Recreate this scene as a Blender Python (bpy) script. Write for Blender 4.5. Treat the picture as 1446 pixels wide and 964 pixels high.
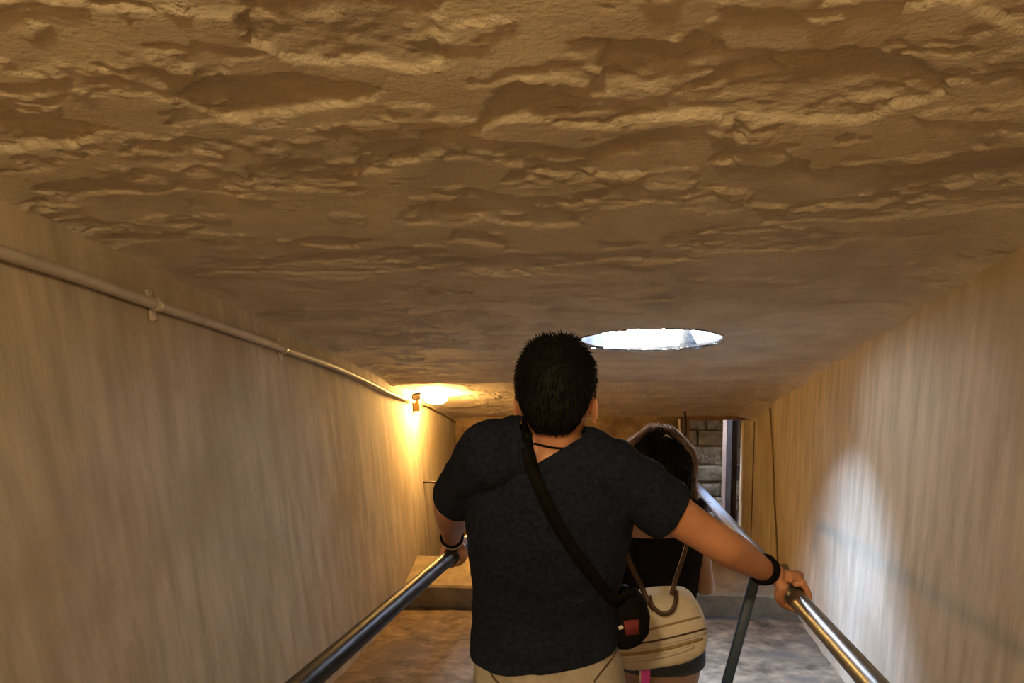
import bpy, bmesh, math, random
import numpy as np
from mathutils import Vector, Matrix
from mathutils.bvhtree import BVHTree

for o in list(bpy.data.objects):
    bpy.data.objects.remove(o)
S = bpy.context.scene
COL = S.collection
random.seed(7)
RNG = np.random.RandomState(11)

# ------------------------------------------------------------------ camera
F = 1167.0                                   # focal length in pixels of a 1446 x 964 frame
PITCH, YAW, ROLL = map(math.radians, (16.0, 8.0, -3.0))
FW = Vector((-math.sin(YAW)*math.cos(PITCH), math.cos(YAW)*math.cos(PITCH), -math.sin(PITCH)))
_rt = Vector((math.cos(YAW), math.sin(YAW), 0.0)); _up = _rt.cross(FW)
RT = _rt*math.cos(ROLL) + _up*math.sin(ROLL)
UP = -_rt*math.sin(ROLL) + _up*math.cos(ROLL)
cam_d = bpy.data.cameras.new('camera'); cam = bpy.data.objects.new('camera', cam_d); COL.objects.link(cam)
cam_d.sensor_width = 36.0; cam_d.lens = 36.0*F/1446.0; cam_d.clip_start = 0.02
M3 = Matrix((RT, UP, -FW)).transposed()
cam.matrix_world = M3.to_4x4()
S.camera = cam
S.view_settings.view_transform = 'Standard'; S.view_settings.look = 'None'
S.view_settings.exposure = 0.0; S.view_settings.gamma = 1.0; S.view_settings.use_curve_mapping = False

# ------------------------------------------------------------------ sky, large lights
W = bpy.data.worlds.new('sky'); S.world = W; W.use_nodes = True
bg = W.node_tree.nodes['Background']
bg.inputs[0].default_value = (0.42, 0.62, 1.0, 1); bg.inputs[1].default_value = 450.0
HOLE = (0.125, 3.665); HR = 0.315; HY = 0.8; TILT = -0.15; SHAFT_TOP = -0.41    # round light shaft through the vault
pl = bpy.data.lights.new('skylight_portal', 'AREA'); pl.shape = 'DISK'; pl.size = 2*HR+0.06
pl.cycles.is_portal = True
po = bpy.data.objects.new('skylight_portal', pl); COL.objects.link(po); po.location = (HOLE[0]+TILT, HOLE[1], SHAFT_TOP+0.01)
# the next lamp up the passage, behind the photographer
bl = bpy.data.lights.new('upper_lamp_light', 'POINT'); bl.energy = 150; bl.color = (1.0, 0.73, 0.37); bl.shadow_soft_size = 0.07
bo = bpy.data.objects.new('upper_lamp_light', bl); COL.objects.link(bo); bo.location = (-0.2, -0.75, 0.88)

# ------------------------------------------------------------------ pixel helpers (directions only; distance comes from what a thing touches)
def ray(x, y): return FW + RT*((x-723)/F) - UP*((y-482)/F)
def at(x, y, z): return ray(x, y)*z
def onX(x, y, X): d = ray(x, y); return d*(X/d.x)
def onY(x, y, Y): d = ray(x, y); return d*(Y/d.y)
CK, CC = -0.4988, 0.7652         # vault plane  Z = CK*Y + CC
FK, FC = -0.3324, -1.611         # floor plane
XL, XR = -1.45, 1.05             # side walls
YEND = 6.5; YFOLD = 4.88; YBACK = -2.2
def onP(x, y, k, c): d = ray(x, y); return d*(c/(d.z-k*d.y))
def proj(p):
    z = p.dot(FW); return (723+F*p.dot(RT)/z, 482-F*p.dot(UP)/z)
def floor_z(y): return FK*y+FC
def ceil_z(y):
    return CK*y+CC if y < YFOLD else CK*YFOLD+CC-0.545*(y-YFOLD)

# ------------------------------------------------------------------ noise
TAB = RNG.rand(256, 256)*2-1
def vnoise(x, y, s=0):
    x = np.asarray(x, float)+s*17.13; y = np.asarray(y, float)+s*31.7
    xi = np.floor(x).astype(int); yi = np.floor(y).astype(int)
    fx = x-xi; fy = y-yi; fx = fx*fx*(3-2*fx); fy = fy*fy*(3-2*fy)
    a = TAB[xi & 255, yi & 255]; b = TAB[(xi+1) & 255, yi & 255]
    c = TAB[xi & 255, (yi+1) & 255]; d = TAB[(xi+1) & 255, (yi+1) & 255]
    return (a*(1-fx)+b*fx)*(1-fy)+(c*(1-fx)+d*fx)*fy
def fbm(x, y, o=4, s=0, g=0.5):
    r = 0; amp = 1.0; t = 0
    for k in range(o):
        r = r+amp*vnoise(x*2**k, y*2**k, s+k); t += amp; amp *= g
    return r/t
def sstep(a, b, x):
    t = np.clip((x-a)/(b-a), 0, 1); return t*t*(3-2*t)

# ------------------------------------------------------------------ materials
def mat(name, c1, c2=None, rough=0.7, metal=0.0, nscale=6.0, stretch=(1, 1, 1), bump=0.0, bscale=60.0, bdist=0.01,
        spec=None, emis=None, estr=0.0, detail=5.0, c3=None, n3=1.5, bstretch=None, lo=0.35, hi=0.65, sheen=0.0):
    m = bpy.data.materials.new(name); m.use_nodes = True
    nt = m.node_tree; b = nt.nodes['Principled BSDF']
    b.inputs['Roughness'].default_value = rough; b.inputs['Metallic'].default_value = metal
    if spec is not None: b.inputs['Specular IOR Level'].default_value = spec
    if sheen: b.inputs['Sheen Weight'].default_value = sheen
    tc = nt.nodes.new('ShaderNodeTexCoord')
    mp = nt.nodes.new('ShaderNodeMapping'); mp.inputs['Scale'].default_value = stretch
    nt.links.new(tc.outputs['Object'], mp.inputs['Vector'])
    b.inputs['Base Color'].default_value = (*c1, 1)
    if c2 is not None:
        n = nt.nodes.new('ShaderNodeTexNoise'); n.inputs['Scale'].default_value = nscale; n.inputs['Detail'].default_value = detail
        n.inputs['Roughness'].default_value = 0.62
        nt.links.new(mp.outputs[0], n.inputs['Vector'])
        r = nt.nodes.new('ShaderNodeValToRGB')
        r.color_ramp.elements[0].position = lo; r.color_ramp.elements[1].position = hi
        r.color_ramp.elements[0].color = (*c1, 1); r.color_ramp.elements[1].color = (*c2, 1)
        nt.links.new(n.outputs[0], r.inputs[0])
        out = r.outputs[0]
        if c3 is not None:
            n2 = nt.nodes.new('ShaderNodeTexNoise'); n2.inputs['Scale'].default_value = n3; n2.inputs['Detail'].default_value = 6
            nt.links.new(tc.outputs['Object'], n2.inputs['Vector'])
            r2 = nt.nodes.new('ShaderNodeValToRGB'); r2.color_ramp.elements[0].position = 0.5; r2.color_ramp.elements[1].position = 0.68
            nt.links.new(n2.outputs[0], r2.inputs[0])
            mx = nt.nodes.new('ShaderNodeMix'); mx.data_type = 'RGBA'
            nt.links.new(r2.outputs[0], mx.inputs[0]); nt.links.new(out, mx.inputs[6]); mx.inputs[7].default_value = (*c3, 1)
            out = mx.outputs[2]
        nt.links.new(out, b.inputs['Base Color'])
    if bump:
        n = nt.nodes.new('ShaderNodeTexNoise'); n.inputs['Scale'].default_value = bscale; n.inputs['Detail'].default_value = 6
        n.inputs['Roughness'].default_value = 0.6
        if bstretch:
            mp2 = nt.nodes.new('ShaderNodeMapping'); mp2.inputs['Scale'].default_value = bstretch
            nt.links.new(tc.outputs['Object'], mp2.inputs['Vector']); nt.links.new(mp2.outputs[0], n.inputs['Vector'])
        else:
            nt.links.new(tc.outputs['Object'], n.inputs['Vector'])
        bp = nt.nodes.new('ShaderNodeBump'); bp.inputs['Strength'].default_value = bump; bp.inputs['Distance'].default_value = bdist
        nt.links.new(n.outputs[0], bp.inputs['Height']); nt.links.new(bp.outputs[0], b.inputs['Normal'])
    if emis:
        b.inputs['Emission Color'].default_value = (*emis, 1); b.inputs['Emission Strength'].default_value = estr
    return m
M = {}
M['vault'] = mat('vault_plaster', (.56, .475, .35), (.70, .61, .475), .9, nscale=5, bump=.8, bscale=90, bdist=.006, c3=(.50, .43, .335), n3=2.2, spec=.15)
M['wall'] = mat('wall_plaster', (.37, .305, .215), (.52, .435, .32), .85, nscale=5, stretch=(3, 3, .45), bump=.35, bscale=22, bdist=.006, c3=(.36, .285, .19), n3=1.3, bstretch=(3, 3, .6), spec=.2)
M['stone'] = mat('rough_stone', (.075, .048, .025), (.20, .135, .075), .95, nscale=7, bump=.8, bscale=18, bdist=.03, spec=.1)
M['floor'] = mat('worn_floor', (.055, .036, .02), (.19, .128, .075), .85, nscale=9, bump=.7, bscale=30, bdist=.015, c3=(.085, .062, .045), n3=3, spec=.25)
M['sill'] = mat('threshold_stone', (.13, .095, .055), (.23, .17, .10), .85, nscale=8, bump=.5, bscale=40, bdist=.008)
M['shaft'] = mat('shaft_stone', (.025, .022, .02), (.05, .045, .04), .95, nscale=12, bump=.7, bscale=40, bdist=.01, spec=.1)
M['shaft_glow'] = mat('added_panel_glow', (.85, .88, .9), rough=.4, emis=(.80, .90, 1.0), estr=75)  # added emission for a panel in the shaft, not a real window
M['white'] = mat('painted_sunlight', (.82, .84, .86), (.9, .9, .9), .8, nscale=20)  # white that paints the sunlit part of the shaft wall
M['conduit'] = mat('painted_conduit', (.40, .34, .27), (.52, .45, .37), .5, nscale=14)
M['iron'] = mat('dark_iron', (.03, .026, .022), (.07, .055, .045), .55, .4, nscale=25, bump=.2, bscale=80, bdist=.002)
M['brass'] = mat('old_brass', (.12, .075, .03), (.2, .13, .05), .45, .6, nscale=30)
M['glow'] = mat('lit_glass', (1, .9, .7), rough=.3, emis=(1.0, .56, .16), estr=680)
M['rail'] = mat('black_lacquered_steel', (.012, .012, .014), (.02, .02, .024), .42, nscale=8, bump=.05, bscale=150, bdist=.001, spec=.18)
M['railr'] = mat('polished_steel', (.20, .19, .19), (.13, .12, .12), .36, .55, nscale=10, stretch=(6, 1, 6))
M['post'] = mat('blue_grey_paint', (.022, .05, .115), (.032, .066, .14), .5, nscale=12)
M['jamb'] = mat('ochre_jamb', (.42, .33, .18), (.54, .44, .27), .8, nscale=9, stretch=(3, 3, .6), bump=.3, bscale=40, bdist=.004)
M['wood'] = mat('brown_wood', (.10, .045, .02), (.16, .075, .035), .9, nscale=14, stretch=(6, 6, .7), bump=.3, bscale=50, bdist=.003, bstretch=(6, 6, .6))
M['darkwood'] = mat('blackened_wood', (.012, .008, .006), (.03, .02, .014), 1.0, nscale=14, stretch=(5, 5, .7), spec=.05)
M['skin'] = mat('skin', (.42, .195, .11), (.49, .24, .145), .5, nscale=14, bump=.15, bscale=240, bdist=.001)
M['skin2'] = mat('pale_skin', (.42, .26, .19), (.48, .31, .23), .5, nscale=14, bump=.1, bscale=240, bdist=.001)
M['hair'] = mat('black_hair', (.003, .003, .003), (.006, .005, .005), .65, nscale=60, stretch=(3, 3, 1), spec=.12)
M['shirt'] = mat('charcoal_jersey', (.005, .0075, .0155), (.013, .018, .036), .92, nscale=110, bump=.35, bscale=320, bdist=.002, spec=.1)
M['trouser'] = mat('sand_cotton', (.30, .275, .25), (.37, .345, .315), .9, nscale=40, bump=.4, bscale=260, bdist=.002)
M['leather'] = mat('black_webbing', (.004, .004, .0045), (.007, .0065, .007), .75, nscale=80, bump=.3, bscale=300, bdist=.001, spec=.05)
M['red'] = mat('dark_red_cloth', (.10, .008, .012), (.15, .015, .02), .8, nscale=30)
M['blackcloth'] = mat('black_cotton', (.008, .008, .009), (.014, .014, .016), .95, nscale=50, bump=.3, bscale=200, bdist=.002, spec=.1)
M['denim'] = mat('blue_denim', (.05, .07, .11), (.08, .11, .16), .9, nscale=60, bump=.3, bscale=300, bdist=.001)
M['cream'] = mat('cream_canvas', (.66, .595, .49), (.76, .70, .60), .8, nscale=18, bump=.4, bscale=220, bdist=.002)
M['creampale'] = mat('pale_piping', (.62, .58, .52), (.7, .66, .6), .7, nscale=30)
M['tan'] = mat('tan_trim', (.32, .24, .13), (.4, .3, .17), .8, nscale=30)
M['handle'] = mat('brown_leather', (.065, .035, .024), (.10, .055, .038), .5, nscale=25)
M['pink'] = mat('magenta_plastic', (.62, .06, .42), (.7, .09, .5), .5, nscale=20)
M['bead'] = mat('pale_bead', (.75, .65, .55), (.85, .78, .7), .3, nscale=40)
M['shoe'] = mat('dark_shoe', (.03, .025, .022), (.05, .04, .035), .6, nscale=30)
def hairback(name, dark, glow):
    m = bpy.data.materials.new(name); m.use_nodes = True; nt = m.node_tree; b = nt.nodes['Principled BSDF']
    tc = nt.nodes.new('ShaderNodeTexCoord'); n = nt.nodes.new('ShaderNodeTexNoise'); n.inputs['Scale'].default_value = 40
    nt.links.new(tc.outputs['Object'], n.inputs['Vector'])
    r = nt.nodes.new('ShaderNodeValToRGB'); r.color_ramp.elements[0].color = (*dark, 1); r.color_ramp.elements[1].color = (*[c*2 for c in dark], 1)
    nt.links.new(n.outputs[0], r.inputs[0]); nt.links.new(r.outputs[0], b.inputs['Base Color'])
    b.inputs['Roughness'].default_value = .5
    t = nt.nodes.new('ShaderNodeBsdfTranslucent'); t.inputs[0].default_value = (*glow, 1)
    mx = nt.nodes.new('ShaderNodeMixShader'); mx.inputs[0].default_value = .4
    nt.links.new(b.outputs[0], mx.inputs[1]); nt.links.new(t.outputs[0], mx.inputs[2])
    nt.links.new(mx.outputs[0], nt.nodes['Material Output'].inputs[0]); return m
M['hair2'] = hairback('painted_rim_hair', (.05, .028, .018), (.62, .42, .30))  # paler translucent copy of the hair, rim light put into its colour

# ------------------------------------------------------------------ object helpers
def obj(name, verts, faces, m, parent=None, smooth=True):
    off = parent_world(parent) if parent else Vector((0, 0, 0))
    me = bpy.data.meshes.new(name)
    me.from_pydata([tuple(Vector(v)-off) for v in verts], [], [tuple(f) for f in faces]); me.validate()
    return wrap(name, me, m, parent, smooth)
def wrap(name, me, m, parent=None, smooth=True):
    if smooth: me.polygons.foreach_set('use_smooth', [True]*len(me.polygons))
    me.materials.clear(); me.materials.append(m)
    o = bpy.data.objects.new(name, me); COL.objects.link(o)
    if parent: o.parent = parent
    return o
def parent_world(p):
    v = Vector((0, 0, 0))
    while p is not None: v += Vector(p.location); p = p.parent
    return v
def tag(o, label=None, cat=None, group=None, kind=None):
    if label: o['label'] = label
    if cat: o['category'] = cat
    if group: o['group'] = group
    if kind: o['kind'] = kind
    return o
def empty(name, loc):
    o = bpy.data.objects.new(name, None); COL.objects.link(o); o.location = loc; o.empty_display_size = .05; return o
class MB:
    def __init__(s): s.v = []; s.f = []
    def add(s, vf):
        n = len(s.v); s.v += [tuple(x) for x in vf[0]]; s.f += [tuple(i+n for i in f) for f in vf[1]]; return s
    def box(s, a, b, c=None, ax=None):
        return s.add(box(a, b))
    def mesh(s, name='tmp'):
        me = bpy.data.meshes.new(name); me.from_pydata(s.v, [], s.f); return me
    def build(s, name, m, parent=None, smooth=True): return obj(name, s.v, s.f, m, parent, smooth)
def box(a, b, bev=0.0):
    x0, y0, z0 = a; x1, y1, z1 = b
    if bev <= 0:
        v = [(x, y, z) for z in (z0, z1) for y in (y0, y1) for x in (x0, x1)]
        return v, [(0, 2, 3, 1), (4, 5, 7, 6), (0, 1, 5, 4), (2, 6, 7, 3), (0, 4, 6, 2), (1, 3, 7, 5)]
    bm = bmesh.new(); bmesh.ops.create_cube(bm, size=1)
    for q in bm.verts: q.co = ((x0+x1)/2+q.co.x*(x1-x0), (y0+y1)/2+q.co.y*(y1-y0), (z0+z1)/2+q.co.z*(z1-z0))
    bmesh.ops.bevel(bm, geom=bm.edges[:], offset=bev, segments=2, affect='EDGES', profile=.6)
    r = bmlist(bm); bm.free(); return r
def bmlist(bm):
    bm.verts.index_update()
    return [tuple(v.co) for v in bm.verts], [tuple(v.index for v in f.verts) for f in bm.faces]
def loft(rings, seg=28):
    v = []; f = []
    for c, u, w, ru, rw, e in rings:
        c = Vector(c); u = Vector(u); w = Vector(w)
        for k in range(seg):
            a = 2*math.pi*k/seg; ca, sa = math.cos(a), math.sin(a)
            v.append(c+u*(ru*math.copysign(abs(ca)**(2/e), ca))+w*(rw*math.copysign(abs(sa)**(2/e), sa)))
    n = len(rings)
    for i in range(n-1):
        for k in range(seg):
            f.append((i*seg+k, i*seg+(k+1) % seg, (i+1)*seg+(k+1) % seg, (i+1)*seg+k))
    v.append(Vector(rings[0][0])); v.append(Vector(rings[-1][0]))
    for k in range(seg):
        f.append((len(v)-2, (k+1) % seg, k)); f.append((len(v)-1, (n-1)*seg+k, (n-1)*seg+(k+1) % seg))
    return v, f
def tube(pts, rad, seg=12, flat=1.0, nrm=None, capr=True, smooth=0):
    pts = [Vector(p) for p in pts]
    rad = list(rad) if hasattr(rad, '__len__') else [rad]*len(pts)
    if smooth:
        pts, rad = catmull(pts, rad, smooth)
    T = [(pts[min(i+1, len(pts)-1)]-pts[max(i-1, 0)]).normalized() for i in range(len(pts))]
    up = Vector(nrm) if nrm else (Vector((0, 0, 1)) if abs(T[0].z) < .9 else Vector((0, 1, 0)))
    rings = []
    for i, p in enumerate(pts):
        u = (up-T[i]*up.dot(T[i])).normalized(); w = T[i].cross(u); up = u if nrm is None else Vector(nrm)
        rings.append((p, u, w, rad[i], rad[i]*flat, 2.0))
    if capr:
        c, u, w, r, r2, e = rings[0]; pre = [(c-T[0]*r*.7, u, w, r*.35, r2*.35, e), (c-T[0]*r*.45, u, w, r*.78, r2*.78, e)]
        c, u, w, r, r2, e = rings[-1]; post = [(c+T[-1]*r*.45, u, w, r*.78, r2*.78, e), (c+T[-1]*r*.7, u, w, r*.35, r2*.35, e)]
        rings = pre+rings+post
    return loft(rings, seg)
def catmull(P, R, n):
    P2 = [P[0]*2-P[1]]+P+[P[-1]*2-P[-2]]; R2 = [R[0]]+R+[R[-1]]; op = []; orr = []
    for i in range(1, len(P2)-2):
        for k in range(n):
            t = k/n; a, b, c, d = P2[i-1:i+3]
            op.append(.5*((2*b)+(c-a)*t+(2*a-5*b+4*c-d)*t*t+(3*b-a-3*c+d)*t**3)); orr.append(R2[i]*(1-t)+R2[i+1]*t)
    op.append(P[-1]); orr.append(R[-1]); return op, orr
def ellip(c, r, ax=None, n=14):
    c = Vector(c); A = ax or (Vector((1, 0, 0)), Vector((0, 1, 0)), Vector((0, 0, 1)))
    rings = []
    for i in range(n+1):
        t = math.pi*(i+.15)/(n+.3); rings.append((c-A[2]*r[2]*math.cos(t), A[0], A[1], r[0]*math.sin(t), r[1]*math.sin(t), 2.0))
    return loft(rings, 20)
def remesh(mb, voxel, smooth=4):
    me = mb.mesh(); o = bpy.data.objects.new('tmp', me); COL.objects.link(o)
    r = o.modifiers.new('r', 'REMESH'); r.mode = 'VOXEL'; r.voxel_size = voxel
    if smooth:
        s = o.modifiers.new('s', 'SMOOTH'); s.iterations = smooth; s.factor = .5
    dg = bpy.context.evaluated_depsgraph_get(); dg.update()
    res = bpy.data.meshes.new_from_object(o.evaluated_get(dg))
    bpy.data.objects.remove(o); bpy.data.meshes.remove(me); return res
def coords(me):
    a = np.empty(len(me.vertices)*3); me.vertices.foreach_get('co', a); return a.reshape(-1, 3)
def setco(me, a): me.vertices.foreach_set('co', a.ravel()); me.update()
def normals(me):
    a = np.empty(len(me.vertices)*3); me.vertices.foreach_get('normal', a); return a.reshape(-1, 3)
def cut(me, planes):
    """planes: (point, normal, test) - what lies on the normal's side is cut away, among faces passing test(center)"""
    bm = bmesh.new(); bm.from_mesh(me)
    for p, n, test in planes:
        fs = [q for q in bm.faces if test is None or test(q.calc_center_median())]
        g = list({e for q in fs for e in q.edges})+list({v for q in fs for v in q.verts})+fs
        bmesh.ops.bisect_plane(bm, geom=g, plane_co=p, plane_no=n)
        p = Vector(p); n = Vector(n)
        d = [q for q in bm.faces if (test is None or test(q.calc_center_median())) and (q.calc_center_median()-p).dot(n) > 0]
        bmesh.ops.delete(bm, geom=d, context='FACES')
    bm.to_mesh(me); bm.free(); return me
def shift(me, off): me.transform(Matrix.Translation(-Vector(off))); return me
def bvh_of(me):
    return BVHTree.FromPolygons([v.co.copy() for v in me.vertices], [tuple(p.vertices) for p in me.polygons])
def ribbon(path, nrms, width, thick):
    """flat band along path, lying with the given normals"""
    v = []; f = []; n = len(path)
    for i, p in enumerate(path):
        t = (path[min(i+1, n-1)]-path[max(i-1, 0)]).normalized(); nn = Vector(nrms[i]); nn = (nn-t*nn.dot(t)).normalized(); s = t.cross(nn)
        for a, b in ((-1, 0), (1, 0), (1, 1), (-1, 1)): v.append(p+s*(a*width/2)+nn*(b*thick))
    for i in range(n-1):
        for k in range(4): f.append((i*4+k, i*4+(k+1) % 4, i*4+4+(k+1) % 4, i*4+4+k))
    f += [(3, 2, 1, 0), ((n-1)*4, (n-1)*4+1, (n-1)*4+2, (n-1)*4+3)]
    return v, f
def px_path(bvh, pts, n=24, off=.002, fallback=None):
    out = []; nr = []
    seg = []
    P = [Vector((x, y, 0)) for x, y in pts]
    q, _ = catmull(P, [0]*len(P), max(2, n//(len(P)-1)))
    for w in q:
        d = ray(w.x, w.y).normalized(); h = bvh.ray_cast(Vector((0, 0, 0)), d)
        if h[0] is None: continue
        nn = h[1] if h[1].dot(d) < 0 else -h[1]
        out.append(h[0]+nn*off); nr.append(nn)
    for _ in range(2):
        nr = [(nr[max(i-1, 0)]+nr[i]+nr[min(i+1, len(nr)-1)]).normalized() for i in range(len(nr))]
    return out, nr
X_, Y_, Z_ = Vector((1, 0, 0)), Vector((0, 1, 0)), Vector((0, 0, 1))

# ================================================================== THE PASSAGE
# ---- vault: plaster flaked off in plates, modelled as relief
def build_vault():
    ys = np.concatenate([np.linspace(YBACK, 1.0, 40)[:-1], np.arange(1.0, 2.6, .006), np.arange(2.6, 3.0, .009), np.arange(3.0, 4.2, .012), np.arange(4.2, YEND+.16, .02)])
    xs = np.linspace(XL-.06, XR+.06, 370)
    X, Y = np.meshgrid(xs, ys)
    Z = np.where(Y < YFOLD, CK*Y+CC, CK*YFOLD+CC-.545*(Y-YFOLD))
    # ragged outlines of the fallen plates, traced on the vault plane
    plates = [
        (.020, [(268,125),(300,108),(340,100),(400,97),(450,110),(525,120),(530,140),(470,150),(400,163),(345,174),(295,165),(270,150)]),
        (.016, [(335,20),(345,48),(385,66),(410,80),(470,84),(520,88),(580,97),(622,92),(632,70),(612,40),(620,0),(560,-30),(380,-30)]),
        (.018, [(-60,155),(0,158),(60,168),(120,176),(160,184),(120,203),(70,210),(0,217),(-60,222)]),
        (.020, [(580,182),(690,166),(704,122),(742,112),(830,119),(850,66),(900,58),(960,61),(986,46),(1012,66),(1034,76),(1100,79),(1240,78),(1312,96),(1336,112),(1330,138),(1262,156),(1200,174),(1130,171),(1060,165),(1030,171),(930,174),(880,181),(790,176),(742,164),(660,184),(600,196)]),
        (.014, [(950,142),(1010,118),(1080,105),(1088,116),(1040,127),(1000,136)]),
        (.012, [(500,202),(560,196),(640,184),(700,196),(790,206),(870,200),(905,222),(850,228),(740,225),(640,214),(535,240),(505,236)]),
        (.012, [(1030,170),(1060,180),(1045,198),(1030,235),(1005,238),(1015,205)]),
        (.010, [(810,276),(880,268),(1000,270),(1012,284),(900,289),(815,287)]),
        (.010, [(1250,240),(1340,222),(1460,205),(1470,222),(1340,246),(1260,256)]),
        (.009, [(1060,300),(1200,286),(1460,268),(1470,290),(1240,312),(1080,318)]),
        (.009, [(560,300),(640,292),(700,305),(640,322),(570,318)]),
        (.009, [(340,240),(420,226),(500,232),(505,262),(420,270),(350,262)]),
        (.008, [(940,330),(1100,322),(1220,330),(1180,352),(1000,358),(930,346)]),
        (.008, [(120,300),(200,330),(300,320),(250,338),(150,345)]),
        (.008, [(360,385),(400,362),(470,358),(640,356),(700,370),(560,384),(420,388)]),
    ]
    wx = X+.020*fbm(X*9, Y*9, 4, 3)+.014*fbm(X*32, Y*32, 3, 9); wy = Y+.020*fbm(X*9, Y*9, 4, 5)+.014*fbm(X*32, Y*32, 3, 13)
    rec = np.zeros_like(X); rough = np.zeros_like(X)
    for dep, pol in plates:
        q = [onP(px, py, CK, CC) for px, py in pol]; px = np.array([a.x for a in q]); py = np.array([a.y for a in q])
        sel = (X > px.min()-.12) & (X < px.max()+.12) & (Y > py.min()-.12) & (Y < py.max()+.12)
        sx = wx[sel]; sy = wy[sel]; d2 = np.full(sx.shape, 9.0); ins = np.zeros(sx.shape, bool)
        for i in range(len(px)):
            x0, y0, x1, y1 = px[i-1], py[i-1], px[i], py[i]; ex, ey = x1-x0, y1-y0
            t = np.clip(((sx-x0)*ex+(sy-y0)*ey)/(ex*ex+ey*ey+1e-12), 0, 1)
            d2 = np.minimum(d2, (sx-x0-t*ex)**2+(sy-y0-t*ey)**2)
            ins ^= ((y0 > sy) != (y1 > sy)) & (sx < (x1-x0)*(sy-y0)/(y1-y0+1e-12)+x0)
        sd = np.where(ins, np.sqrt(d2), -np.sqrt(d2))
        m = sstep(-.004, .004, sd)
        # deepest just inside the upper edge, shallower towards the far side
        rec[sel] += .68*dep*m; rough[sel] = np.maximum(rough[sel], m)
    near = sstep(3.4, 1.7, Y)
    n1 = fbm(wx*2.3, wy*4.6, 5, 21, .55); n2 = fbm(wx*4.5, wy*10, 4, 31, .55); n3 = fbm(wx*6, wy*16, 4, 41, .55)
    rec += .009*sstep(.24, .28, n1)*(1-.6*sstep(3, 4.5, Y))
    rec += .005*sstep(.30, .35, n2)
    rec -= .005*sstep(.32, .38, n3)
    # crumbly lips and clumps along the torn edges
    edge = rough*(1-rough)*4
    rec -= .012*np.clip(fbm(X*30, Y*45, 3, 51), 0, 1)*edge
    rec += rough*.006*fbm(X*26, Y*40, 4, 61)+.0012*fbm(X*22, Y*30, 4, 71)+.012*fbm(X*1.6, Y*2.2, 3, 81)
    clump = sstep(.30, .5, fbm(X*3, Y*3, 3, 87))*near
    rec -= .010*clump*np.clip(fbm(X*24, Y*34, 3, 91), 0, 1)
    fold = np.exp(-((Y-YFOLD+.08)/.09)**2); rec -= .02*fold*(1+.6*fbm(X*3, Y*2, 3, 95))
    # rounded shoulders where vault meets wall
    rec -= .05*np.exp(-(XR-X)/.07)*(.7+.5*fbm(X*4, Y*5, 3, 99))+.02*np.exp(-(X-XL)/.05)
    Z = Z+rec
    V = np.stack([X, Y, Z], -1).reshape(-1, 3)
    ny, nx = X.shape
    idx = np.arange(ny*nx).reshape(ny, nx)
    a, b, c, d = idx[:-1, :-1], idx[:-1, 1:], idx[1:, 1:], idx[1:, :-1]
    Fq = np.stack([a, d, c, b], -1).reshape(-1, 4)
    ang = np.arctan2((V[:, 1]-HOLE[1])/HY, V[:, 0]-HOLE[0]); rr = HR+.012*fbm(np.cos(ang)*3+5, np.sin(ang)*3+5, 3, 4)
    dist = np.hypot(V[:, 0]-HOLE[0], (V[:, 1]-HOLE[1])/HY); inside = dist < rr
    Fq = Fq[~inside[Fq].all(1)]
    used = np.zeros(len(V), bool); used[Fq.ravel()] = True
    s = inside & used
    V[s, 0] = HOLE[0]+np.cos(ang[s])*rr[s]; V[s, 1] = HOLE[1]+HY*np.sin(ang[s])*rr[s]
    me = bpy.data.meshes.new('ceiling'); me.from_pydata(V.tolist(), [], Fq.tolist())
    o = wrap('ceiling', me, M['vault']); tag(o, kind='structure')
    o['label'] = 'sloping plaster vault with flaked patches above the passage'
    return o
vault = build_vault()

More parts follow.
